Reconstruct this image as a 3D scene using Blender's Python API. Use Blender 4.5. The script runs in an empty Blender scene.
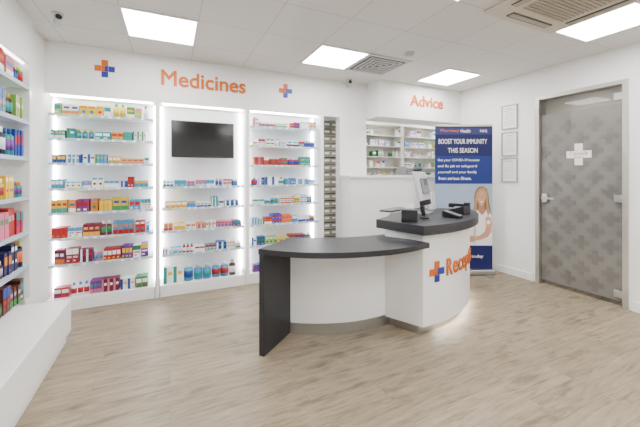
import bpy, math, random
from mathutils import Matrix, Vector
random.seed(11)
S=bpy.context.scene
COL=S.collection
CEIL=2.52
# ------------------------------------------------------------ materials
def mat(name,c,rough=0.5,metal=0.0,em=None,es=0.0,noise=0.0,nscale=20,bump=0.0,spec=0.5,coat=0.0):
    m=bpy.data.materials.new(name); m.use_nodes=True
    nt=m.node_tree; b=nt.nodes['Principled BSDF']
    b.inputs['Base Color'].default_value=(*c,1)
    b.inputs['Roughness'].default_value=rough
    b.inputs['Metallic'].default_value=metal
    b.inputs['Specular IOR Level'].default_value=spec
    b.inputs['Coat Weight'].default_value=coat
    if em:
        b.inputs['Emission Color'].default_value=(*em,1); b.inputs['Emission Strength'].default_value=es
    if noise>0 or bump>0:
        tc=nt.nodes.new('ShaderNodeTexCoord'); n=nt.nodes.new('ShaderNodeTexNoise')
        n.inputs['Scale'].default_value=nscale; n.inputs['Detail'].default_value=4
        nt.links.new(tc.outputs['Object'],n.inputs['Vector'])
        if noise>0:
            mx=nt.nodes.new('ShaderNodeMix'); mx.data_type='RGBA'
            mx.inputs['A'].default_value=(*[v*(1-noise) for v in c],1)
            mx.inputs['B'].default_value=(*[min(1,v*(1+noise)) for v in c],1)
            nt.links.new(n.outputs['Fac'],mx.inputs['Factor'])
            nt.links.new(mx.outputs['Result'],b.inputs['Base Color'])
        if bump>0:
            bp=nt.nodes.new('ShaderNodeBump'); bp.inputs['Strength'].default_value=bump; bp.inputs['Distance'].default_value=0.002
            nt.links.new(n.outputs['Fac'],bp.inputs['Height']); nt.links.new(bp.outputs['Normal'],b.inputs['Normal'])
    return m
WALL=mat('wall_paint',(0.88,0.875,0.865),0.7,noise=0.015,nscale=6,bump=0.05)
TRIM=mat('trim_gloss_white',(0.86,0.86,0.85),0.35,noise=0.01)
LAM=mat('white_laminate',(0.86,0.86,0.85),0.3,noise=0.01,nscale=4)
DARK=mat('anthracite_laminate',(0.022,0.022,0.026),0.42,noise=0.2,nscale=60,spec=0.4)
STEEL=mat('brushed_steel',(0.50,0.50,0.49),0.32,1.0,noise=0.08,nscale=80)
ALU=mat('satin_aluminium',(0.50,0.48,0.44),0.4,0.8,noise=0.05,nscale=50)
BLACK=mat('black_plastic',(0.007,0.007,0.009),0.35,noise=0.1)
SCREEN=mat('screen_glass',(0.004,0.004,0.005),0.12,noise=0.05)
GREYP=mat('grey_plastic',(0.22,0.23,0.25),0.45,noise=0.05)
PALE=mat('pale_plastic',(0.58,0.58,0.58),0.4,noise=0.03)
ORANGE=mat('sign_orange',(0.58,0.125,0.010),0.5,noise=0.03,spec=0.3)
BLUE=mat('sign_blue',(0.03,0.04,0.26),0.45,noise=0.03,spec=0.3)
NAVY=mat('banner_navy',(0.008,0.012,0.09),0.5,noise=0.03,spec=0.3)
MIDB=mat('banner_blue',(0.012,0.028,0.17),0.5,noise=0.05,nscale=3,spec=0.3)
LAV=mat('banner_pale',(0.30,0.38,0.52),0.5,noise=0.2,nscale=3)
WHITEP=mat('print_white',(0.85,0.85,0.85),0.5,noise=0.01)
SKIN=mat('print_skin',(0.56,0.30,0.20),0.5,noise=0.12,nscale=14)
HAIR=mat('print_blonde_hair',(0.42,0.25,0.10),0.5,noise=0.4,nscale=45)
TOP=mat('print_top',(0.80,0.75,0.73),0.5,noise=0.12,nscale=18)
SHELF=mat('shelf_white',(0.74,0.81,0.87),0.2,noise=0.01)
RAIL=mat('price_rail',(0.42,0.54,0.64),0.25,noise=0.05,nscale=90)
BACKP=mat('shelf_back_panel',(0.9,0.9,0.9),0.5,noise=0.01)
LED=mat('led_strip',(1,1,1),0.5,em=(1,0.995,0.98),es=52,noise=0.0)
LEDD=mat('desk_led',(1,1,1),0.5,em=(1,0.95,0.85),es=30)
PANEL=mat('light_panel_diffuser',(1,1,1),0.5,em=(1,0.988,0.967),es=31)
CORR=mat('corridor_paint',(0.34,0.30,0.26),0.7,noise=0.03)
BEIGE=mat('beige_laminate',(0.58,0.53,0.42),0.5,noise=0.06,nscale=10)
DRAWER=mat('grey_drawer_front',(0.30,0.30,0.25),0.45,noise=0.06,nscale=10)
TAN=mat('tan_wood',(0.42,0.27,0.12),0.5,noise=0.15,nscale=12)
GRILLE=mat('cassette_grille',(0.40,0.35,0.27),0.5,noise=0.04)
DGREY=mat('diffuser_dark',(0.06,0.06,0.06),0.6,noise=0.05)

def prodmat():
    m=bpy.data.materials.new('product_packaging'); m.use_nodes=True
    nt=m.node_tree; b=nt.nodes['Principled BSDF']; b.inputs['Roughness'].default_value=0.45; b.inputs['Specular IOR Level'].default_value=0.35
    a=nt.nodes.new('ShaderNodeVertexColor'); a.layer_name='Col'
    nt.links.new(a.outputs['Color'],b.inputs['Base Color']); return m
PROD=prodmat()

def floormat():
    m=bpy.data.materials.new('oak_plank_floor'); m.use_nodes=True
    nt=m.node_tree; L=nt.links.new; b=nt.nodes['Principled BSDF']
    tc=nt.nodes.new('ShaderNodeTexCoord')
    br=nt.nodes.new('ShaderNodeTexBrick'); br.offset=0.37; br.inputs['Scale'].default_value=1
    br.inputs['Brick Width'].default_value=1.15; br.inputs['Row Height'].default_value=0.165
    br.inputs['Mortar Size'].default_value=0.0013; br.inputs['Mortar Smooth'].default_value=0.2
    br.inputs['Color1'].default_value=(0.0,0,0,1); br.inputs['Color2'].default_value=(1,1,1,1); br.inputs['Mortar'].default_value=(0.5,0.5,0.5,1)
    L(tc.outputs['Object'],br.inputs['Vector'])
    mp=nt.nodes.new('ShaderNodeMapping'); mp.inputs['Scale'].default_value=(2.2,19,1)
    ad=nt.nodes.new('ShaderNodeVectorMath'); ad.operation='ADD'
    sc=nt.nodes.new('ShaderNodeVectorMath'); sc.operation='SCALE'; sc.inputs['Scale'].default_value=7.3
    L(br.outputs['Color'],sc.inputs[0]); L(tc.outputs['Object'],ad.inputs[0]); L(sc.outputs[0],ad.inputs[1])
    L(ad.outputs[0],mp.inputs['Vector'])
    n=nt.nodes.new('ShaderNodeTexNoise'); n.inputs['Scale'].default_value=1.9; n.inputs['Detail'].default_value=9; n.inputs['Distortion'].default_value=0.5; n.inputs['Roughness'].default_value=0.70
    L(mp.outputs[0],n.inputs['Vector'])
    r=nt.nodes.new('ShaderNodeValToRGB'); e=r.color_ramp.elements
    e[0].position=0.28; e[0].color=(0.125,0.094,0.062,1); e[1].position=0.70; e[1].color=(0.345,0.280,0.198,1)
    k=r.color_ramp.elements.new(0.47); k.color=(0.255,0.203,0.139,1)
    L(n.outputs['Fac'],r.inputs['Fac'])
    n2=nt.nodes.new('ShaderNodeTexNoise'); n2.inputs['Scale'].default_value=3.6; n2.inputs['Detail'].default_value=4
    mp2=nt.nodes.new('ShaderNodeMapping'); mp2.inputs['Scale'].default_value=(1,2.4,1); L(ad.outputs[0],mp2.inputs['Vector']); L(mp2.outputs[0],n2.inputs['Vector'])
    r2=nt.nodes.new('ShaderNodeValToRGB'); r2.color_ramp.elements[0].position=0.56; r2.color_ramp.elements[0].color=(1,1,1,1); r2.color_ramp.elements[1].position=0.72; r2.color_ramp.elements[1].color=(0.60,0.56,0.52,1)
    L(n2.outputs['Fac'],r2.inputs['Fac'])
    mu=nt.nodes.new('ShaderNodeMix'); mu.data_type='RGBA'; mu.blend_type='MULTIPLY'; mu.inputs['Factor'].default_value=1
    L(r.outputs['Color'],mu.inputs['A']); L(r2.outputs['Color'],mu.inputs['B'])
    mr=nt.nodes.new('ShaderNodeMapRange'); mr.inputs['To Min'].default_value=0.92; mr.inputs['To Max'].default_value=1.07
    L(br.outputs['Color'],mr.inputs['Value'])
    vm=nt.nodes.new('ShaderNodeVectorMath'); vm.operation='SCALE'; L(mu.outputs['Result'],vm.inputs[0]); L(mr.outputs[0],vm.inputs['Scale'])
    mo=nt.nodes.new('ShaderNodeMix'); mo.data_type='RGBA'; mo.inputs['B'].default_value=(0.12,0.09,0.06,1)
    ml=nt.nodes.new('ShaderNodeMath'); ml.operation='MULTIPLY'; ml.inputs[1].default_value=0.6; L(br.outputs['Fac'],ml.inputs[0])
    L(ml.outputs[0],mo.inputs['Factor']); L(vm.outputs[0],mo.inputs['A'])
    L(mo.outputs['Result'],b.inputs['Base Color']); b.inputs['Roughness'].default_value=0.48; b.inputs['Specular IOR Level'].default_value=0.35
    bp=nt.nodes.new('ShaderNodeBump'); bp.inputs['Strength'].default_value=0.08; bp.inputs['Distance'].default_value=0.002
    L(n.outputs['Fac'],bp.inputs['Height']); L(bp.outputs['Normal'],b.inputs['Normal'])
    return m
T=0.545; PX=[-0.065,1.57,3.205]; PY=[3.0,1.365,-0.27,-1.905]
def ceilmat():
    m=bpy.data.materials.new('ceiling_tiles'); m.use_nodes=True
    nt=m.node_tree; L=nt.links.new; b=nt.nodes['Principled BSDF']
    tc=nt.nodes.new('ShaderNodeTexCoord'); mp=nt.nodes.new('ShaderNodeMapping')
    mp.inputs['Location'].default_value=(0.3375+T*20,-2.7275+T*20,0); L(tc.outputs['Object'],mp.inputs['Vector'])
    br=nt.nodes.new('ShaderNodeTexBrick'); br.offset=0; br.inputs['Scale'].default_value=1
    br.inputs['Brick Width'].default_value=T; br.inputs['Row Height'].default_value=T; br.inputs['Mortar Size'].default_value=0.005
    br.inputs['Color1'].default_value=(0.76,0.74,0.71,1); br.inputs['Color2'].default_value=(0.745,0.725,0.695,1); br.inputs['Mortar'].default_value=(0.58,0.56,0.53,1)
    L(mp.outputs[0],br.inputs['Vector']); L(br.outputs['Color'],b.inputs['Base Color']); b.inputs['Roughness'].default_value=0.85
    return m
def semimat(name,c,rough,fac,spec=0.5):
    m=bpy.data.materials.new(name); m.use_nodes=True
    nt=m.node_tree; L=nt.links.new; b=nt.nodes['Principled BSDF']
    b.inputs['Base Color'].default_value=(*c,1); b.inputs['Roughness'].default_value=rough; b.inputs['Specular IOR Level'].default_value=spec
    t=nt.nodes.new('ShaderNodeBsdfTransparent'); mx=nt.nodes.new('ShaderNodeMixShader'); mx.inputs[0].default_value=fac
    L(b.outputs[0],mx.inputs[1]); L(t.outputs[0],mx.inputs[2]); L(mx.outputs[0],nt.nodes['Material Output'].inputs['Surface']); return m
FLOOR=floormat(); CEILM=ceilmat(); FROST=semimat('frosted_glass',(0.215,0.205,0.19),0.25,0.18,0.45); CLEAR=semimat('clear_glass',(0.10,0.11,0.10),0.02,0.82)
FROSTP=semimat('frost_plus',(0.145,0.137,0.125),0.35,0.10,0.4)

# ------------------------------------------------------------ mesh builder
class MB:
    def __init__(s): s.v=[]; s.f=[]; s.c=[]; s.sm=[]
    def add(s,vs,fs,c=(1,1,1),smooth=False):
        o=len(s.v); s.v+=vs
        for f in fs: s.f.append([o+i for i in f]); s.c.append(c); s.sm.append(smooth)
    def box(s,x0,x1,y0,y1,z0,z1,c=(1,1,1)):
        vs=[(x,y,z) for z in (z0,z1) for y in (y0,y1) for x in (x0,x1)]
        s.add(vs,[(0,2,3,1),(4,5,7,6),(0,1,5,4),(1,3,7,5),(3,2,6,7),(2,0,4,6)],c)
    def prism(s,pts,z0,z1,c=(1,1,1)):
        n=len(pts); vs=[(p[0],p[1],z0) for p in pts]+[(p[0],p[1],z1) for p in pts]
        fs=[tuple(range(n-1,-1,-1)),tuple(range(n,2*n))]+[(i,(i+1)%n,n+(i+1)%n,n+i) for i in range(n)]
        s.add(vs,fs,c)
    def strip(s,inner,outer,z0,z1,c=(1,1,1)):
        n=len(inner)
        vs=[(p[0],p[1],z0) for p in inner]+[(p[0],p[1],z0) for p in outer]+[(p[0],p[1],z1) for p in inner]+[(p[0],p[1],z1) for p in outer]
        I0,O0,I1,O1=0,n,2*n,3*n
        fs=[]
        for i in range(n-1):
            fs+=[(I1+i,O1+i,O1+i+1,I1+i+1),(I0+i,I0+i+1,O0+i+1,O0+i),(O0+i,O0+i+1,O1+i+1,O1+i),(I0+i+1,I0+i,I1+i,I1+i+1)]
        fs+=[(I0,O0,O1,I1),(O0+n-1,I0+n-1,I1+n-1,O1+n-1)]
        s.add(vs,fs,c)
    def cyl(s,x,y,z0,z1,r,c=(1,1,1),n=12,r1=None):
        r1=r if r1 is None else r1
        vs=[(x+r*math.cos(2*math.pi*i/n),y+r*math.sin(2*math.pi*i/n),z0) for i in range(n)]+[(x+r1*math.cos(2*math.pi*i/n),y+r1*math.sin(2*math.pi*i/n),z1) for i in range(n)]
        s.add(vs,[tuple(range(n-1,-1,-1)),tuple(range(n,2*n))],c)
        o=len(s.v)-2*n
        for i in range(n): s.f.append([o+i,o+(i+1)%n,o+n+(i+1)%n,o+n+i]); s.c.append(c); s.sm.append(True)
    def build(s,name,m,parent=None,bevel=0,loc=None,rot=None,xf=None):
        me=bpy.data.meshes.new(name); vs=s.v if xf is None else [tuple(xf(v)) for v in s.v]
        me.from_pydata(vs,[],s.f); me.update()
        ca=me.color_attributes.new('Col','FLOAT_COLOR','CORNER'); k=0
        for p,c in zip(me.polygons,s.c):
            for _ in p.loop_indices: ca.data[k].color=(*c,1); k+=1
        for p,q in zip(me.polygons,s.sm): p.use_smooth=q
        import bmesh
        bm=bmesh.new(); bm.from_mesh(me); bmesh.ops.recalc_face_normals(bm,faces=bm.faces); bm.to_mesh(me); bm.free()
        me.materials.append(m); o=bpy.data.objects.new(name,me); COL.objects.link(o)
        if loc: o.location=loc
        if rot: o.rotation_euler=rot
        if bevel:
            b=o.modifiers.new('bevel','BEVEL'); b.width=bevel; b.segments=2; b.limit_method='ANGLE'
        if parent: o.parent=parent
        return o
def box(name,x0,x1,y0,y1,z0,z1,m,parent=None,bevel=0):
    b=MB(); b.box(x0,x1,y0,y1,z0,z1); return b.build(name,m,parent,bevel)
GR=[]
def grp(name,auto=True,loc=(0,0,0),rot=(0,0,0)):
    e=bpy.data.objects.new(name,None); e.empty_display_size=0.1; COL.objects.link(e); e.location=loc; e.rotation_euler=rot
    if auto: GR.append(e)
    return e
def text(name,body,m,parent,pos,yaw,width=None,height=None,ext=0.002,bold=0.02):
    cu=bpy.data.curves.new(name,'FONT'); cu.body=body; cu.align_x='CENTER'; cu.size=1; cu.resolution_u=5
    o=bpy.data.objects.new(name,cu); COL.objects.link(o); bpy.context.view_layer.update()
    me=bpy.data.meshes.new_from_object(o.evaluated_get(bpy.context.evaluated_depsgraph_get()))
    bpy.data.objects.remove(o)
    V0=[v.co.copy() for v in me.vertices]; F0=[list(p.vertices) for p in me.polygons]
    bpy.data.meshes.remove(me)
    offs=[(0,0)] if bold==0 else [(bold*math.cos(k*math.pi/4),bold*math.sin(k*math.pi/4)) for k in range(8)]
    xs=[v.x for v in V0]; ys=[v.y for v in V0]
    w=max(xs)-min(xs)+2*bold; h=max(ys)-min(ys)+2*bold; cx=(max(xs)+min(xs))/2; cy=(max(ys)+min(ys))/2
    if width is None: sy=height/h; sx=sy
    elif height is None: sx=width/w; sy=sx
    else: sx=width/w; sy=height/h
    VV=[];FF=[]
    from collections import Counter
    ec=Counter()
    for f in F0:
        for i in range(len(f)): ec[frozenset((f[i],f[(i+1)%len(f)]))]+=1
    n=len(V0)
    for q,(ox,oy) in enumerate(offs):
        base=len(VV); zt=ext-0.00003*q
        VV+=[((v.x-cx+ox)*sx,(v.y-cy+oy)*sy,zt) for v in V0]+[((v.x-cx+ox)*sx,(v.y-cy+oy)*sy,0) for v in V0]
        for f in F0:
            FF.append([base+i for i in f])
            for i in range(len(f)):
                a,b_=f[i],f[(i+1)%len(f)]
                if ec[frozenset((a,b_))]==1: FF.append([base+a,base+n+a,base+n+b_,base+b_])
    me=bpy.data.meshes.new(name); me.from_pydata(VV,[],FF); me.update(); me.materials.append(m)
    ob=bpy.data.objects.new(name,me); COL.objects.link(ob); ob.location=pos; ob.rotation_euler=(math.pi/2,0,yaw)
    if parent: ob.parent=parent
    return ob
def logo(parent,pos,yaw,s):
    g=s/3*0.96
    o=MB(); b=MB()
    k=s/3
    for (i,j) in [(-1,0),(0,1)]: o.box(i*k-g/2,i*k+g/2,-0.006,0,j*k-g/2,j*k+g/2)
    for (i,j) in [(0,-1),(1,0)]: b.box(i*k-g/2,i*k+g/2,-0.006,0,j*k-g/2,j*k+g/2)
    o.box(-g/2,0,-0.006,0,-g/2,g/2); b.box(0.0,g/2,-0.006,0,-g/2,g/2)
    o.build('logo_orange',ORANGE,parent,loc=pos,rot=(0,0,yaw)); b.build('logo_blue',BLUE,parent,loc=pos,rot=(0,0,yaw))

# ------------------------------------------------------------ room shell
XL=-1.04; XR=3.95; YB=3.73
box('floor',-1.35,5.9,-2.8,5.2,-0.1,0,FLOOR)
box('ceiling',-1.35,5.9,-2.8,5.2,CEIL,CEIL+0.1,CEILM)
b=MB(); b.box(XL-0.31,XL-0.25,-2.8,4.1,0,CEIL); b.box(XL-0.25,XL,3.28,4.1,0,CEIL); b.build('wall_left',WALL)
b=MB()
b.box(XL,1.80,4.0,4.1,0,CEIL); b.box(XL,2.46,YB,4.0,2.04,CEIL)
b.box(1.755,1.80,YB,4.0,0,2.04)
b.box(2.03,2.44,YB-0.02,YB+0.1,0,2.04)
b.box(2.46,XR,3.45,3.83,2.04,CEIL)
b.build('wall_back',WALL)
b=MB(); b.box(2.03,XR,3.43,3.70,0,1.24); b.box(2.01,XR,3.41,3.72,1.24,1.27); b.build('wall_counter_hatch',LAM)
b=MB(); b.box(XR,XR+0.12,-2.8,1.53,0,CEIL); b.box(XR,XR+0.12,2.34,3.84,0,CEIL); b.box(XR,XR+0.12,1.53,2.34,2.18,CEIL); b.build('wall_right',WALL)
box('wall_front',-1.35,XR+0.12,-2.9,-2.8,0,CEIL,WALL)
b=MB(); b.box(1.7,5.9,5.1,5.2,0,CEIL); b.box(1.70,1.80,4.1,5.1,0,CEIL); b.box(5.8,5.9,3.84,5.1,0,CEIL); b.box(4.07,5.9,3.72,3.84,0,CEIL); b.build('wall_dispensary',WALL)
b=MB(); b.box(4.07,5.9,0.6,0.7,0,CEIL); b.box(4.07,5.9,3.2,3.3,0,CEIL); b.box(5.5,5.6,0.7,3.2,0,CEIL); b.build('wall_corridor',CORR)
b=MB(); b.box(XR-0.015,XR,2.39,3.41,0,0.09); b.box(XR-0.015,XR,-2.8,1.48,0,0.09); b.build('baseboard_right',TRIM,bevel=0.003)
# ------------------------------------------------------------ ceiling lights
def panel(x,y,es=None):
    g=grp('ceiling_light_panel')
    h=T/2
    b=MB(); b.box(x-h,x+h,y-h,y-h+0.014,CEIL-0.012,CEIL); b.box(x-h,x+h,y+h-0.014,y+h,CEIL-0.012,CEIL)
    b.box(x-h,x-h+0.014,y-h+0.014,y+h-0.014,CEIL-0.012,CEIL); b.box(x+h-0.014,x+h,y-h+0.014,y+h-0.014,CEIL-0.012,CEIL)
    b.build('frame',TRIM,g)
    box('diffuser',x-h+0.014,x+h-0.014,y-h+0.014,y+h-0.014,CEIL-0.008,CEIL,PANEL,g)
for y in PY:
    for x in PX: panel(x,y)
panel(3.2,4.45); panel(4.8,4.45)
panel(4.85,2.5)
g=grp('ceiling_air_conditioner'); cx,cy=2.55,1.24; H=0.42
b=MB(); b.box(cx-H,cx+H,cy-H,cy+H,CEIL-0.025,CEIL); b.build('fascia',mat('cassette_cream',(0.60,0.54,0.44),0.5,noise=0.02),g,bevel=0.01)
b=MB()
for i in range(17):
    yy=cy-0.22+i*0.0275; b.box(cx-0.24,cx+0.24,yy,yy+0.014,CEIL-0.034,CEIL-0.0251)
b.build('intake_grille',GRILLE,g)
b=MB()
for a,c in ((1,0),(-1,0),(0,1),(0,-1)):
    if a: b.box(cx+a*0.33-0.03,cx+a*0.33+0.03,cy-0.24,cy+0.24,CEIL-0.031,CEIL-0.0251)
    else: b.box(cx-0.24,cx+0.24,cy+c*0.33-0.03,cy+c*0.33+0.03,CEIL-0.031,CEIL-0.0251)
b.build('louvres',DGREY,g)
b=MB()
for a,c in ((1,0),(-1,0),(0,1),(0,-1)):
    if a: b.box(cx+a*0.33-0.022,cx+a*0.33+0.016,cy-0.235,cy+0.235,CEIL-0.036,CEIL-0.0311)
    else: b.box(cx-0.235,cx+0.235,cy+c*0.33-0.022,cy+c*0.33+0.016,CEIL-0.036,CEIL-0.0311)
b.build('louvre_blades',GRILLE,g)
g=grp('ceiling_air_diffuser'); cx,cy=2.115,3.0
def ring(b,cx,cy,ro,ri,z0,z1):
    b.box(cx-ro,cx+ro,cy-ro,cy-ri,z0,z1); b.box(cx-ro,cx+ro,cy+ri,cy+ro,z0,z1); b.box(cx-ro,cx-ri,cy-ri,cy+ri,z0,z1); b.box(cx+ri,cx+ro,cy-ri,cy+ri,z0,z1)
b=MB(); b.box(cx-0.24,cx+0.24,cy-0.24,cy+0.24,CEIL-0.006,CEIL); b.build('plenum',DGREY,g)
b=MB(); ring(b,cx,cy,0.268,0.235,CEIL-0.012,CEIL-0.0)
for k in range(4):
    r=0.20-k*0.05; ring(b,cx,cy,r,r-0.016,CEIL-0.018,CEIL-0.0065)
b.build('cones',PALE,g)
g=grp('smoke_detector'); b=MB(); b.cyl(2.2,2.56,CEIL-0.02,CEIL,0.055,n=24); b.cyl(2.2,2.56,CEIL-0.045,CEIL-0.0201,0.03,n=24,r1=0.045); b.build('body',PALE,g)
def cctv(x,y,z,a):
    g=grp('security_camera'); b=MB(); b.cyl(x,y,z-0.012,z,0.04,n=20); b.cyl(x,y,z-0.04,z-0.0121,0.012,n=10); b.build('mount',PALE,g)
    b=MB(); b.cyl(0,0,-0.05,0.05,0.026,n=16); b.cyl(0,0,0.0501,0.06,0.029,n=16,r1=0.026)
    b.build('barrel',PALE,g,loc=(x,y,z-0.055),rot=(math.radians(80),0,a))
    b=MB(); b.cyl(0,0,0.0601,0.064,0.021,n=16); b.build('lens',BLACK,g,loc=(x,y,z-0.055),rot=(math.radians(80),0,a))
cctv(-0.78,3.07,CEIL,math.radians(20)); cctv(2.12,3.62,CEIL,math.radians(-20))

# ------------------------------------------------------------ products
P={
'r':(0.50,0.035,0.05),'m':(0.28,0.03,0.10),'o':(0.78,0.28,0.05),'y':(0.80,0.58,0.08),'g':(0.07,0.34,0.14),'l':(0.38,0.60,0.18),
't':(0.04,0.36,0.40),'b':(0.03,0.12,0.42),'c':(0.12,0.40,0.66),'p':(0.26,0.08,0.36),'k':(0.72,0.26,0.40),'w':(0.84,0.84,0.84),'s':(0.60,0.62,0.66),'n':(0.16,0.06,0.03),'d':(0.02,0.03,0.12)}
for k_ in P:
    if k_ not in 'w': P[k_]=tuple((v**1.4)*0.9 for v in P[k_])
def jit(c,a=0.2):
    return tuple(max(0,min(0.9,v*(1+random.uniform(-a,a)))) for v in c)
def fill(b,xf,s0,s1,z,pal,hmin=0.07,hmax=0.13,dens=1.0,bottles=0.08,wmin=0.024,wmax=0.068,gap=0.012,lab='wwwwwsybrgtok',stray=0.1):
    s=s0+random.uniform(0.005,0.03)
    while s<s1-0.03:
        t=(s-s0)/(s1-s0); seg=pal[min(len(pal)-1,int(t*len(pal)))]
        ch=random.choice(seg) if random.random()>stray else random.choice('rbgoytcpw')
        c=jit(P[ch]); l=jit(P[random.choice(lab)]) if ch!='w' else jit(P[random.choice('brtgobcmscpk')])
        l2=jit(P[random.choice('wwybrgocspt')])
        w=random.uniform(wmin,wmax); h=random.uniform(hmin,hmax); n=random.choice([2,2,3,3,4]) if w<0.05 else random.choice([1,1,2,2])
        isb=random.random()<bottles; dd=random.uniform(0.08,0.14); st=random.random()
        if isb: w=min(w,0.055) if wmax<0.08 else w; w=max(w,0.036); h=max(h,0.09)
        rows=2 if (h<0.055 and not isb and random.random()<0.5) else 1
        for k in range(n):
            if s+w>s1-0.004: s=s1; break
            if random.random()>dens: s+=w+0.004; continue
            f=random.uniform(0.010,0.024)
            tb=MB()
            if isb:
                r=w/2-0.001; cx=s+w/2; cy=f+r
                tb.cyl(cx,cy,z,z+h*0.72,r,c,12); tb.cyl(cx,cy,z+h*0.72,z+h*0.8,r,c,12,r1=r*0.45); tb.cyl(cx,cy,z+h*0.8,z+h,r*0.5,l,12); tb.cyl(cx,cy,z+h*0.2,z+h*0.6,r*1.03,l2,12)
            else:
                for q in range(rows):
                    zz=z+q*(h+0.0005)
                    tb.box(s,s+w,f,f+dd,zz,zz+h,c)
                    e=0.0012
                    if st<0.25:
                        tb.box(s+w*0.06,s+w*0.94,f-e,f,zz+h*0.45,zz+h*0.82,l); tb.box(s+w*0.1,s+w*0.6,f-e,f,zz+h*0.12,zz+h*0.25,l2)
                    elif st<0.45:
                        tb.box(s,s+w,f-e,f,zz,zz+h*0.35,l); tb.box(s+w*0.15,s+w*0.85,f-e,f,zz+h*0.55,zz+h*0.75,l2)
                    elif st<0.65:
                        tb.box(s,s+w,f-e,f,zz+h*0.62,zz+h,l); tb.box(s+w*0.12,s+w*0.88,f-e,f,zz+h*0.38,zz+h*0.5,l2); tb.box(s+w*0.12,s+w*0.5,f-e,f,zz+h*0.14,zz+h*0.24,l2)
                    elif st<0.82:
                        m_=min(w,h)*0.28; ccx=s+w*0.5; ccz=zz+h*0.36; nn=10
                        tb.add([(ccx+m_*math.cos(2*math.pi*i/nn),f-e,ccz+m_*math.sin(2*math.pi*i/nn)) for i in range(nn)],[tuple(range(nn))],l2)
                        tb.box(s+w*0.1,s+w*0.9,f-e,f,zz+h*0.74,zz+h*0.9,l)
                    else:
                        tb.box(s,s+w*0.35,f-e,f,zz,zz+h,l); tb.box(s+w*0.45,s+w*0.9,f-e,f,zz+h*0.5,zz+h*0.7,l2)
            o=len(b.v); b.v+=[xf(v) for v in tb.v]
            for fc,cc,sm in zip(tb.f,tb.c,tb.sm): b.f.append([o+i for i in fc]); b.c.append(cc); b.sm.append(sm)
            s+=w+0.003
        s+=random.uniform(0.003,gap)
# ------------------------------------------------------------ back shelving bays
YS=YB+0.03
def bay(x0,x1,zs,pals,opts={}):
    g=grp('medicine_shelving_unit')
    b=MB(); b.box(x0,x1,3.985,3.998,0.12,2.036); b.build('back_panel',BACKP,g)
    b=MB(); b.box(x0,x1,YB+0.0,3.985,0.001,0.12); b.build('plinth',LAM,g,bevel=0.003)
    b=MB(); r=MB()
    for z in zs:
        b.box(x0+0.012,x1-0.012,YS,3.984,z-0.014,z); r.box(x0+0.012,x1-0.012,YS-0.008,YS-0.0005,z-0.022,z+0.002)
    b.build('shelves',SHELF,g); r.build('price_rails',RAIL,g)
    b=MB()
    for z in zs:
        s=x0+0.05
        while s<x1-0.06:
            b.box(s,s+0.03,YS-0.0095,YS-0.0085,z-0.02,z,random.choice([(0.85,0.85,0.85),(0.85,0.85,0.85),(0.85,0.85,0.85),(0.8,0.7,0.2)])); s+=random.uniform(0.06,0.12)
    b.build('price_tickets',PROD,g)
    b=MB(); b.box(x0+0.001,x0+0.014,3.962,3.984,0.13,2.03); b.box(x1-0.014,x1-0.001,3.962,3.984,0.13,2.03); b.box(x0+0.02,x1-0.02,3.78,3.80,2.026,2.036)
    b.build('led_strips',LED,g)
    p=MB(); xf=lambda v:(v[0],YS+v[1],v[2])
    for i,(z,pal) in enumerate(zip([0.12]+zs[::-1],pals)):
        o=dict(opts.get(i,{})); fill(p,xf,x0+0.02,x1-0.02,z+0.001,pal,**o)
    p.build('medicine_packs',PROD,g)
    return g
zs=[1.86,1.63,1.395,1.155,0.925,0.685,0.435]
bay(XL+0.005,-0.145,zs,[['nrw','rpw','rmw','gw','lgw'],['mb','pkm','pr','pmw','pk'],['rw','mr','mwr','rc'],['yob','cbo','yw','cg','bw'],['bcw','bcw','rbw','rcw'],['cbw','bcw','ybw','tcw'],['gtw','btw','wgt'],['gl','yl','yw','wgo','gl']],
    opts={0:dict(hmin=0.09,hmax=0.135,bottles=0.15),1:dict(hmin=0.10,hmax=0.14),2:dict(hmin=0.09,hmax=0.14),3:dict(hmin=0.08,hmax=0.13),7:dict(hmin=0.09,hmax=0.14,bottles=0.2),6:dict(hmin=0.06,hmax=0.10),5:dict(hmin=0.05,hmax=0.09),4:dict(hmin=0.06,hmax=0.12)})
bay(-0.095,0.79,zs[3:],[['wc','c','cs','n','n'],['cw','rw','btw','bw','bcw'],['oyw','yow','kw','pw'],['bw','cw','rtw','wb'],['wc','wk','cw','wb']],
    opts={0:dict(hmin=0.15,hmax=0.18,bottles=0.95,wmin=0.06,wmax=0.10,lab='wws',stray=0),1:dict(hmin=0.05,hmax=0.08),2:dict(hmin=0.05,hmax=0.09),3:dict(hmin=0.05,hmax=0.08),4:dict(hmin=0.035,hmax=0.07)})
bay(0.845,1.75,zs,[['wbr','cw','bnw'],['blw','yb','rg','rw'],['bcw','rw','bkw'],['cw','tbw','wr'],['wb','cw','bow'],['wry','rw','rbw'],['rwo','wr','cbw'],['brw','rbw','wr']],
    opts={i:dict(hmin=0.04,hmax=0.10,wmax=0.08) for i in range(8)})
b=MB()
for a,c in ((-0.1395,-0.1005),(0.7955,0.8395)): b.box(a,c,YB,3.998,0.001,2.038)
b.build('trim_shelving_posts',LAM)
g=grp('wall_television')
box('bezel',0.01,0.67,YB+0.05,YB+0.09,1.47,1.87,BLACK,g,bevel=0.004)
box('screen',0.022,0.658,YB+0.0485,YB+0.0498,1.487,1.858,SCREEN,g)
b=MB(); b.box(0.28,0.40,YB+0.091,3.984,1.58,1.76); b.build('bracket',BLACK,g)

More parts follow.
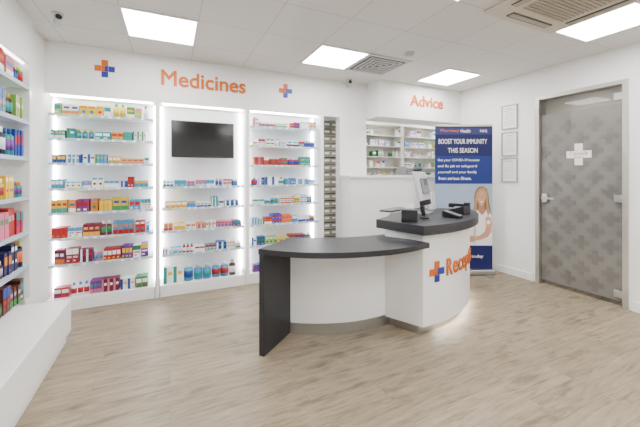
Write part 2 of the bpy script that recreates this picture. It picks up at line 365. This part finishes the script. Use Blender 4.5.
g=grp('medicines_sign'); text('letters','Medicines',ORANGE,g,(0.354,YB-0.001,2.30),0,width=0.88,height=0.165,ext=0.01)
g=grp('plus_logo_sign'); logo(g,(-0.578,YB-0.001,2.32),0,0.17)
g=grp('plus_logo_sign'); logo(g,(1.28,YB-0.001,2.305),0,0.17)
g=grp('advice_sign'); text('letters','Advice',ORANGE,g,(3.28,3.449,2.30),0,width=0.60,height=0.155,ext=0.01)

# ------------------------------------------------------------ left wall shelving + bench
g=grp('toiletries_shelving_unit')
XF=-0.99; YE=3.215
zl=[1.97,1.70,1.42,1.12,0.85,0.59]
b=MB(); b.box(XF-0.295,XF-0.285,-2.7,YE,0.33,2.15); b.build('back_panel',BACKP,g)
b=MB(); b.box(XF-0.284,XF,YE+.001,YE+0.055,0.33,CEIL-0.001); b.box(XF-0.295,XF,-2.7,YE,2.15,CEIL-0.001); b.box(XF-0.284,XF-.03,0.9,0.94,0.33,2.149); b.build('carcass',LAM,g)
b=MB(); r=MB()
for z in zl:
    b.box(XF-0.284,XF-0.012,-2.7,0.899,z-0.016,z); b.box(XF-0.284,XF-0.012,0.941,YE-.001,z-0.016,z)
    r.box(XF-0.0115,XF-0.004,0.941,YE-.001,z-0.026,z+0.004)
b.build('shelves',SHELF,g); r.build('price_rails',RAIL,g)
b=MB(); b.box(XF-0.284,XF-0.27,YE-.014,YE-.002,0.34,2.14); b.box(XF-0.05,XF-0.03,0.95,YE-.01,2.14,2.149)
b.build('led_strips',mat('led_strip_soft',(1,1,1),0.5,em=(1,0.995,0.97),es=8),g)
p=MB(); xf=lambda v:(XF-0.012-v[1],v[0],v[2])
pl=[['n','n','d','nr','r','nr','n'],['bd','nd','rm','m','rb','cyn','bd'],['wk','tc','gw','ry','r','kwb','rn'],['y','r','gb','d','bd','wyt','yt'],['y','rb','b','wb','g','cdk','cgb'],['nb','nk','dt','b','yc','tgn','tln'],['r','p','db','ry','rg','ykd']]
for z,pal in zip([0.335]+zl[::-1],pl):
    fill(p,xf,0.95,YE-.02,z+0.001,pal,hmin=0.11,hmax=0.21,bottles=0.4,wmin=0.032,wmax=0.06,gap=0.008)
p.build('toiletries',PROD,g)
g=grp('display_bench')
b=MB(); b.box(XF-0.295,-0.695,-2.6,3.07,0.08,0.325); b.build('carcass',LAM,g,bevel=0.004)
b=MB(); b.box(XF-0.295,-0.72,-2.6,3.04,0.001,0.08); b.build('plinth',TRIM,g)

# ------------------------------------------------------------ dispensary
def storage(name,x0,x1,y0,y1,z0,z1,rows,pal,dens=1.0,drawers=0,frame=BEIGE,hf=(0.35,0.62)):
    g=grp(name); b=MB()
    b.box(x0,x1,y1-0.012,y1,z0,z1); b.box(x0,x0+0.015,y0,y1-0.012,z0,z1); b.box(x1-0.015,x1,y0,y1-0.012,z0,z1)
    for i in range(rows+1):
        z=z0+(z1-z0-0.015)*i/rows; b.box(x0+0.015,x1-0.015,y0,y1-0.012,z,z+0.012)
    b.build('carcass',frame,g)
    st=(z1-z0-0.015)/rows
    if drawers:
        d=MB(); l=MB(); wd=(x1-x0-0.03)/drawers
        for i in range(rows):
            for j in range(drawers):
                xa=x0+0.015+j*wd; z=z0+st*i+0.014
                d.box(xa+.003,xa+wd-.003,y0-.012,y0+.12,z,z+st*0.72)
                l.box(xa+wd*.2,xa+wd*.8,y0-.0165,y0-.0121,z+st*.25,z+st*.5)
        d.build('drawer_fronts',DRAWER,g); l.build('drawer_labels',WHITEP,g)
        return
    p=MB(); xf=lambda v:(v[0],y0+v[1],v[2])
    for i in range(rows):
        fill(p,xf,x0+0.02,x1-0.02,z0+st*i+0.016,[pal],hmin=st*hf[0],hmax=st*hf[1],wmin=0.03,wmax=0.07,dens=dens,gap=0.06,stray=0.03)
    p.build('stock_boxes',PROD,g)
storage('dispensary_drawer_tower',1.81,2.42,4.05,4.25,0.0,2.05,20,'w',drawers=5)
PW=mat('dispensary_white',(0.72,0.71,0.66),0.5,noise=0.02)
storage('dispensary_shelving',3.0,4.0,4.85,5.095,1.0,2.2,6,'wwwwwwwwsgcl',dens=0.65,frame=PW)
storage('dispensary_shelving',4.02,5.4,4.85,5.095,1.0,2.2,6,'wwwwwwwslgc',dens=0.65,frame=PW)
g=grp('dispensary_cabinet'); box('door_panel',2.45,2.98,4.6,5.09,0.0,2.1,TAN,g,bevel=0.004); box('top',2.44,2.99,4.58,5.095,2.101,2.2,BEIGE,g)
b=MB(); b.box(2.90,2.915,4.575,4.5995,1.0,1.2); b.build('pull_handle',STEEL,g)
g=grp('dispensary_worktop'); box('top',3.02,5.3,4.3,4.84,0.96,0.999,LAM,g); box('base',3.06,5.28,4.35,4.84,0.0,0.959,LAM,g)
g=grp('paper_tray_stack'); b=MB()
for i in range(3):
    z=1.272+i*0.045; b.box(2.95,3.25,3.5,3.68,z,z+0.006); b.box(2.95,2.956,3.5,3.68,z+0.006,z+0.045 if i<2 else z+0.03); b.box(3.244,3.25,3.5,3.68,z+0.006,z+0.045 if i<2 else z+0.03)
b.build('trays',GREYP,g)

# ------------------------------------------------------------ reception desk
C=(1.85,3.30)
def pol(a,r): a=math.radians(a); return (C[0]+r*math.cos(a),C[1]+r*math.sin(a))
def interp(tab,a):
    if a<=tab[0][0]: return tab[0][1]
    for (a0,r0),(a1,r1) in zip(tab,tab[1:]):
        if a<=a1:
            return r0+(r1-r0)*(a-a0)/(a1-a0)
    return tab[-1][1]
def smooth_tab(tab,a):
    return (interp(tab,a-3)+interp(tab,a-1.5)+interp(tab,a)+interp(tab,a+1.5)+interp(tab,a+3))/5
def arc(tab,a0,a1,n=40): return [pol(a0+(a1-a0)*i/n,smooth_tab(tab,a0+(a1-a0)*i/n)) for i in range(n+1)]
g=grp('reception_desk')
OUT=[(220,1.665),(230,1.66),(240,1.62),(255,1.53),(268,1.42)]; INN=[(220,1.20),(262,0.99)]
MOD=[(220,1.29),(240,1.19),(262,1.06)]
b=MB(); b.strip(arc(INN,219.5,262),[*arc(OUT,219.5,268.5)],0.722,0.762); b.build('low_worktop',DARK,g,bevel=0.002)
a0,a1=pol(219.5,1.27),pol(219.5,1.655); b0,b1=pol(221,1.27),pol(221,1.655)
b=MB(); b.prism([a0,a1,b1,b0],0.0,0.7215); b.build('leg_panel',DARK,g,bevel=0.002)
mo=arc(MOD,221.2,262); mi=arc([(a,r-0.025) for a,r in MOD],221.2,262)
b=MB(); b.strip(mi,mo,0.09,0.7215); b.build('modesty_panel',LAM,g)
mo2=arc([(a,r+0.004) for a,r in MOD],221.2,262); b=MB(); b.strip(mi,mo2,0.0,0.0895); b.build('kickplate',STEEL,g)
hb_o=[pol(268.5+ (330-268.5)*i/40,1.35) for i in range(41)]
hb_i=[(1.664,2.244)]+[pol(264+(330-264)*i/40,1.06+( -0.26*min(1,i/14))) for i in range(1,41)]
b=MB(); b.strip(hb_i,hb_o,0.075,0.8195); b.build('counter_body',LAM,g,bevel=0.002)
pi=[(1.70,2.26)]+[pol(264+(329-264)*i/40,1.05-0.2*min(1,i/14)) for i in range(1,41)]
po=[pol(268.5+(329-268.5)*i/40,1.30) for i in range(41)]
b=MB(); b.strip(pi,po,0.0,0.0745); b.build('counter_plinth',STEEL,g)
lo=[pol(276+(328-276)*i/40,1.318) for i in range(41)]; li=[pol(276+(328-276)*i/40,1.302) for i in range(41)]
b=MB(); b.strip(li,lo,0.055,0.070); b.build('floor_glow_strip',LEDD,g)
so_=[pol(266+(331-266)*i/48,1.43) for i in range(49)]
si_=[pol(257.5+(331-257.5)*i/48,0.99-0.29*min(1,i/16)) for i in range(49)]
b=MB(); b.strip(si_,so_,0.82,0.895); b.build('high_worktop',DARK,g,bevel=0.003)
logo(g,(*pol(274.8,1.353),0.50),math.radians(4.8),0.17)
word='Reception'; ws={'R':0.095,'e':0.085,'c':0.08,'p':0.085,'t':0.06,'i':0.04,'o':0.088,'n':0.085}
a=279.6
for ch in word:
    w=ws[ch]*1.08; a+=math.degrees(w/2/1.353)
    hh={'R':0.145,'e':0.107,'c':0.107,'p':0.145,'t':0.134,'i':0.145,'o':0.107,'n':0.107}[ch]
    zz={'p':0.4975-0.019,'t':0.4975+0.0135,'R':0.5165,'i':0.5165}.get(ch,0.4975)
    text('letter_'+ch,ch,ORANGE,g,(*pol(a,1.354),zz),math.radians(a-270),width=w*0.86,height=hh,ext=0.006)
    a+=math.degrees(w/2/1.353)
# ------------------------------------------------------------ things on the desk
ZT=0.896
def place(x,y,z,yaw,rx=0): return dict(loc=(x,y,z),rot=(rx,0,yaw))
g=grp('receipt_printer'); PR=place(1.84,2.14,ZT,math.radians(140))
b=MB()
vs=[(-.065,-.09,0),(.065,-.09,0),(.065,.09,0),(-.065,.09,0),(-.065,-.09,.045),(.065,-.09,.045),(.065,.09,.10),(-.065,.09,.10),(-.065,-.03,.10),(.065,-.03,.10)]
b.add(vs,[(0,3,2,1),(0,1,5,4),(4,5,9,8),(8,9,6,7),(2,3,7,6),(1,2,6,9,5),(0,4,8,7,3)]); b.build('body',BLACK,g,bevel=0.006,**PR)
b=MB(); b.box(-.04,.04,-.02,-.018,.1005,.14); b.box(-.04,.04,-.024,-.02,.125,.145); b.build('receipt_paper',WHITEP,g,**PR)
b=MB(); b.box(-.05,-.02,.03,.06,.1002,.103); b.box(.02,.05,.03,.06,.1002,.103); b.build('buttons',GREYP,g,**PR)
g=grp('card_payment_terminal'); CT=place(2.32,2.12,ZT,math.radians(15))
b=MB(); 
vs=[(-.04,-.08,0),(.04,-.08,0),(.04,.08,0),(-.04,.08,0),(-.04,-.08,.025),(.04,-.08,.025),(.04,.08,.06),(-.04,.08,.06)]
b.add(vs,[(0,3,2,1),(4,5,6,7),(0,1,5,4),(1,2,6,5),(2,3,7,6),(3,0,4,7)]); b.build('body',BLACK,g,bevel=0.004,**CT)
b=MB(); sl=math.atan(.035/.16)
b.box(-.03,.03,0.02,0.07,0.0415,0.0435)
for i in range(3):
    for j in range(4): b.box(-.027+i*.02,-.013+i*.02,-.07+j*.02,-.057+j*.02,0.0415,0.0435)
b.build('display_and_keys',GREYP,g,loc=CT['loc'],rot=(sl,0,CT['rot'][2]))
g=grp('computer_monitor')
mx,my=2.30,2.48; yaw=math.radians(32)
b=MB(); b.box(-.11,.11,-.08,.08,0,.012); b.box(-.03,.03,-.02,.02,.012,.2); b.build('stand',GREYP,g,bevel=0.003,**place(mx,my,ZT,yaw))
MR=dict(loc=(mx,my,ZT+0.27),rot=(math.radians(-14),0,yaw))
b=MB(); b.box(-.19,.19,-.012,.015,-.14,.15); b.build('casing',PALE,g,bevel=0.006,**MR)
b=MB(); b.box(-.178,.178,.0155,.018,-.128,.138); b.build('screen',SCREEN,g,**MR)
b=MB(); b.box(-.09,.09,-.04,-.0125,-.08,.08); b.build('rear_housing',GREYP,g,bevel=0.01,**MR)
b=MB()
for i in range(6): b.box(-.07,.07,-.0415,-.0402,.01+i*.01,.014+i*.01)
b.build('rear_vents',BLACK,g,**MR)
g=grp('computer_keyboard'); b=MB(); b.box(-.21,.21,-.07,.07,0,.016); b.build('base',BLACK,g,bevel=0.004,**place(2.20,2.79,ZT,math.radians(25)))
b=MB()
for i in range(5):
    for j in range(15): b.box(-.2+j*.0268,-.2+j*.0268+.022,-.06+i*.025,-.06+i*.025+.02,.0162,.022)
b.build('keys',GREYP,g,**place(2.20,2.79,ZT,math.radians(25)))
g=grp('desk_telephone'); b=MB()
vs=[(-.09,-.1,0),(.09,-.1,0),(.09,.1,0),(-.09,.1,0),(-.09,-.1,.025),(.09,-.1,.025),(.09,.1,.085),(-.09,.1,.085)]
b.add(vs,[(0,3,2,1),(4,5,6,7),(0,1,5,4),(1,2,6,5),(2,3,7,6),(3,0,4,7)]); PH=place(2.60,2.32,ZT,math.radians(200)); b.build('base',BLACK,g,bevel=0.005,**PH)
b=MB(); b.box(-.085,-.04,-.1,.1,.065,.095); b.box(-.088,-.037,-.105,-.05,.05,.09); b.box(-.088,-.037,.05,.105,.085,.11); b.build('handset',BLACK,g,bevel=0.008,**PH)
g=grp('barcode_scanner'); SC=(2.06,2.20)
b=MB(); b.cyl(0,0,0,.015,.045,n=20); b.cyl(0,0,.0151,.10,.008,n=10); b.build('stand',BLACK,g,loc=(*SC,ZT))
b=MB(); b.box(-.028,.028,-.06,.035,-.02,.025); b.box(-.017,.017,.01,.045,-.11,-.0205); b.build('gun',BLACK,g,bevel=0.006,loc=(SC[0],SC[1],ZT+.135),rot=(math.radians(-15),0,math.radians(40)))
LP=place(2.66,2.72,ZT,math.radians(30))
g=grp('leaflet_holder'); b=MB(); b.box(-.055,.055,-.03,.03,0,.004); b.box(-.055,.055,.02,.024,.004,.20); b.box(-.055,.055,-.03,-.027,.004,.05); b.build('holder',PALE,g,**LP)
b=MB(); b.box(-.05,.05,-.02,.018,.0045,.19,(0.7,0.72,0.76)); b.build('leaflets',PROD,g,**LP)

# ------------------------------------------------------------ roll-up banner
W=0.735; Hb=1.915
g=grp('roll_up_banner',auto=False,loc=(3.07,3.085,0),rot=(0,0,math.radians(-25.1)))
def tz(py): return (275-py)/150*1.915
def sx_(px): return (px-434)/58*W
b=MB(); b.box(-0.01,W+0.01,-.06,.06,0.012,.075); b.build('base_cassette',STEEL,g,bevel=0.012)
b=MB(); b.box(0.05,0.11,-.12,.12,0,.012); b.box(W-.11,W-.05,-.12,.12,0,.012); b.build('feet',GREYP,g)
b=MB(); b.box(W/2-.008,W/2+.008,.012,.028,.075,Hb-.02); b.build('support_pole',STEEL,g)
b=MB(); b.box(-0.003,W+0.003,-.008,.012,Hb-.02,Hb+.005); b.build('top_rail',STEEL,g,bevel=0.003)
def pan(n,s0,s1,z0,z1,m,k=0): 
    bb=MB(); bb.box(s0,s1,-0.001-0.0012*k,0.0-0.0012*k if k else 0.001,z0,z1); bb.build(n,m,g)
pan('print_sheet',0,W,.075,Hb-.02,NAVY)
pan('print_text_block',0,W,tz(184),tz(156),MIDB,1)
pan('print_photo',0,W,tz(246),tz(184),LAV,1)
pan('print_header',0,W,tz(134.5),tz(127.5),mat('banner_header',(0.02,0.02,0.14),0.5,noise=0.03),1)
def bt(n,s,px,py,w,h,m=WHITEP): text(n,s,m,g,(sx_(px),-.0024,tz(py)),0,width=w,height=h,ext=.0008,bold=0.01)
bt('title_a','Pharmacy',449,131,0.24,.045,ORANGE); bt('title_b','+health',464.5,131,0.13,.042)
bt('strap','NHS',483,131,0.09,.035)
bt('head_1','BOOST YOUR IMMUNITY',462,141.5,0.62,.062); bt('head_2','THIS SEASON',462,150.5,0.38,.062)
bt('line_1','Get your COVID-19 booster',458,160.5,.54,.04); bt('line_2','and flu jab to safeguard',456.5,166.5,.50,.04); bt('line_3','yourself and your family',456.5,172.5,.50,.04); bt('line_4','from serious illness.',454,178.5,.42,.04)
bt('foot','Ask in store today',463,257,.5,.05)
def flat(n,pts,m,k):
    bb=MB(); nn=len(pts); y0=-.0035-.0006*k; y1=y0+.0005
    bb.add([(sx_(p[0]),y0,tz(p[1])) for p in pts]+[(sx_(p[0]),y1,tz(p[1])) for p in pts],[tuple(range(nn)),tuple(range(2*nn-1,nn-1,-1))]+[(i,i+nn,(i+1)%nn+nn,(i+1)%nn) for i in range(nn)]); bb.build(n,m,g)
def ell(cx,cy,rx,ry,n=28): return [(cx+rx*math.cos(2*math.pi*i/n),cy+ry*math.sin(2*math.pi*i/n)) for i in range(n)]
SKD=mat('print_skin_shade',(0.40,0.18,0.10),0.5,noise=0.1); HD=mat('print_hair_shade',(0.20,0.10,0.04),0.5,noise=0.3,nscale=40); TSH=mat('print_top_fold',(0.48,0.43,0.44),0.5,noise=0.1)
flat('woman_hair_back',[(473.5,196),(475.5,190),(478.5,187),(482.5,186.6),(486,189),(488,195),(488.7,203),(490.2,210),(489,217),(484,219),(475,218),(472,213),(473.6,205)],HD,0)
flat('woman_torso',[(467.5,222),(470,215),(475,211.5),(478,209.6),(484,209.6),(488,211.5),(491.2,216),(492,228),(491.8,245.5),(467,245.5),(466.5,232)],TOP,1)
flat('woman_top_fold',[(474,222),(475.2,230),(475,240),(473.8,245.4),(472.8,238),(473,228)],TSH,2)
flat('woman_neck',[(478.4,203.5),(483.2,203.5),(483.6,209),(485.5,211),(481.5,215.5),(477,211),(478.2,209)],SKD,2)
flat('woman_face',[(476.7,196),(477.4,192.6),(479.4,190.6),(482,190.4),(484.2,192.2),(485,196),(484.7,200),(483.6,203.4),(481.9,205.6),(480.2,205.7),(478.3,203.8),(477.0,200.4)],SKIN,3)
flat('woman_hair_side',[(476.9,200),(475.7,206),(475.9,212),(474.5,217),(472.6,213.5),(473.8,206),(474.2,199),(475.6,193),(478,189.3),(481.5,187.6),(479.8,190.5),(477.6,194)],HAIR,4)
flat('woman_hair_part',[(481,187.6),(484,188.6),(486.5,192),(487.3,198),(487.6,205),(489.2,211),(487.8,216.5),(485.8,212),(486,205),(485.2,198),(484.3,193.5),(482.6,190.8),(479.8,190.2)],HAIR,4)
DRK=mat('print_features',(0.10,0.04,0.03),0.5,noise=0.1)
flat('woman_eye_l',ell(479.2,197.2,.55,.38,10),DRK,4); flat('woman_eye_r',ell(482.7,197.2,.55,.38,10),DRK,4)
flat('woman_brow_l',[(478.2,195.8),(480,195.3),(480,195.7),(478.2,196.2)],HD,4); flat('woman_brow_r',[(481.9,195.3),(483.8,195.8),(483.8,196.2),(481.9,195.7)],HD,4)
flat('woman_nose',[(480.8,197.6),(481.3,199.6),(480.4,199.9)],SKD,4)
flat('woman_lips',[(478.9,201.3),(480.9,201.2),(483,201.3),(482.2,203),(480.9,203.6),(479.6,203)],mat('print_lips',(0.45,0.08,0.07),0.5,noise=0.05),4)
flat('woman_smile',[(479.3,201.6),(480.9,201.6),(482.6,201.6),(482,202.5),(480.9,202.9),(479.8,202.5)],WHITEP,5)
flat('woman_arm',[(484.6,218.5),(487,216.4),(490,218),(491.2,224),(490.6,232),(487.5,237),(480,240),(473,241),(472,237.4),(479,235.8),(484,232),(485.4,226)],SKIN,5)
flat('woman_plaster',[(486,221),(489,220.3),(489.5,224),(486.5,224.6)],WHITEP,6)
flat('woman_hand',[(468.0,237.5),(470.5,235.6),(473.5,236),(475,238.6),(473.8,241.5),(471,242.6),(468.6,241.6)],SKIN,6)

# ------------------------------------------------------------ frames
FRM=mat('frame_grey',(0.34,0.34,0.34),0.4,noise=0.03)
for (z0,z1) in ((1.865,2.17),(1.52,1.825),(1.185,1.49)):
    g=grp('framed_certificate'); ya,yb=2.58,2.79; x=XR
    b=MB(); b.box(x-.02,x-.001,ya,yb,z0,z0+.011); b.box(x-.02,x-.001,ya,yb,z1-.011,z1); b.box(x-.02,x-.001,ya,ya+.011,z0+.011,z1-.011); b.box(x-.02,x-.001,yb-.011,yb,z0+.011,z1-.011)
    b.build('frame',FRM,g)
    box('paper',x-.010,x-.002,ya+.011,yb-.011,z0+.011,z1-.011,WHITEP,g)
    b=MB()
    for k in range(9):
        w=random.uniform(.05,.075) if k else .045; zz=z1-.045-k*.026; b.box(x-.0115,x-.0101,2.685-w,2.685+w,zz-.003,zz+.003,(0.42,0.42,0.46) if k else (0.05,0.08,0.35))
    b.build('printed_lines',PROD,g)

# ------------------------------------------------------------ door
g=grp('door_1'); x=XR
ya,yb,zt=1.555,2.315,2.155
b=MB(); b.box(x-.02,x+.12,ya-.045,ya-.003,0,zt+.045); b.box(x-.02,x+.12,yb+.003,yb+.045,0,zt+.045); b.box(x-.02,x+.12,ya-.003,yb+.003,zt+.003,zt+.045); b.build('frame',ALU,g,bevel=0.002)
box('glass_clear',x+.020,x+.030,ya,yb,.008,zt,CLEAR,g)
zf0,zf1=.05,1.98
box('frosting',x+.0185,x+.0195,ya+.004,yb-.004,zf0,zf1,FROST,g)
b=MB(); sz=.15; row=0; z=zf0+.10
ly,hy=ya+.006,yb-.006
while z<zf1-.08:
    dy=.25; off=(row%2)*dy/2
    y=ya+off-.02
    while y<yb+.1:
        X0=x+.0172; X1=x+.0184; a_=sz/2; c_=sz/5.4
        for (p,q,r_,s_) in ((y-c_,y+c_,z-a_,z+a_),(y-a_,y-c_,z-c_,z+c_),(y+c_,y+a_,z-c_,z+c_)):
            p=max(p,ly); q=min(q,hy)
            if q-p>.004: b.box(X0,X1,p,q,r_,s_)
        y+=dy
    z+=.138; row+=1
b.build('plus_pattern',FROSTP,g)
yh=yb-.05
b=MB(); b.box(x-.002,x+.0165,yh-.03,yh+.03,.96,1.06); b.box(x-.045,x-.002,yh-.01,yh+.01,1.0,1.02); b.box(x-.06,x-.045,yh-.13,yh+.01,1.0,1.02); b.build('lever_handle',STEEL,g,bevel=0.003)
b=MB()
for zz in (0.12,1.05,2.05): b.box(x-.002,x+.0165,ya+.0,ya+.07,zz-.035,zz+.035)
b.build('hinges',STEEL,g,bevel=0.003)
b=MB(); cz=1.50; cy=1.93; q=.078
for (i,j) in ((0,0),(1,0),(-1,0),(0,1),(0,-1)):
    b.box(x+.0145,x+.0165,cy+i*q-q/2+.001,cy+i*q+q/2-.001,cz+j*q-q/2+.001,cz+j*q+q/2-.001)
b.build('door_sign',WHITEP,g)
text('sign_lettering','Consult',ORANGE,g,(x+.0142,cy,cz+.012),-math.pi/2,width=.17,height=.036,ext=.0006,bold=0.01)
text('sign_lettering_small','Room 1',ORANGE,g,(x+.0142,cy,cz-.03),-math.pi/2,width=.065,height=.018,ext=.0006,bold=0.01)

# ------------------------------------------------------------ finalise groups
bpy.context.view_layer.update()
for e in GR:
    ch=list(e.children)
    if not ch: continue
    pts=[c.matrix_world@Vector(v) for c in ch for v in c.bound_box]
    lo=Vector([min(p[i] for p in pts) for i in range(3)]); hi=Vector([max(p[i] for p in pts) for i in range(3)])
    e.location=((lo.x+hi.x)/2,(lo.y+hi.y)/2,lo.z)
    inv=Matrix.Translation(-e.location)
    for c in ch: c.matrix_parent_inverse=inv

# ------------------------------------------------------------ world + camera
w=bpy.data.worlds.new('world'); S.world=w; w.use_nodes=True
w.node_tree.nodes['Background'].inputs['Color'].default_value=(0.9,0.93,1,1); w.node_tree.nodes['Background'].inputs['Strength'].default_value=0.5
cd=bpy.data.cameras.new('camera'); cd.sensor_width=36; cd.lens=18; cd.shift_y=-(213.5-173)/640; cd.clip_start=0.05
co=bpy.data.objects.new('camera',cd); COL.objects.link(co); co.location=(0,0,1.3); co.rotation_euler=(math.pi/2,0,math.radians(-25.1))
S.camera=co
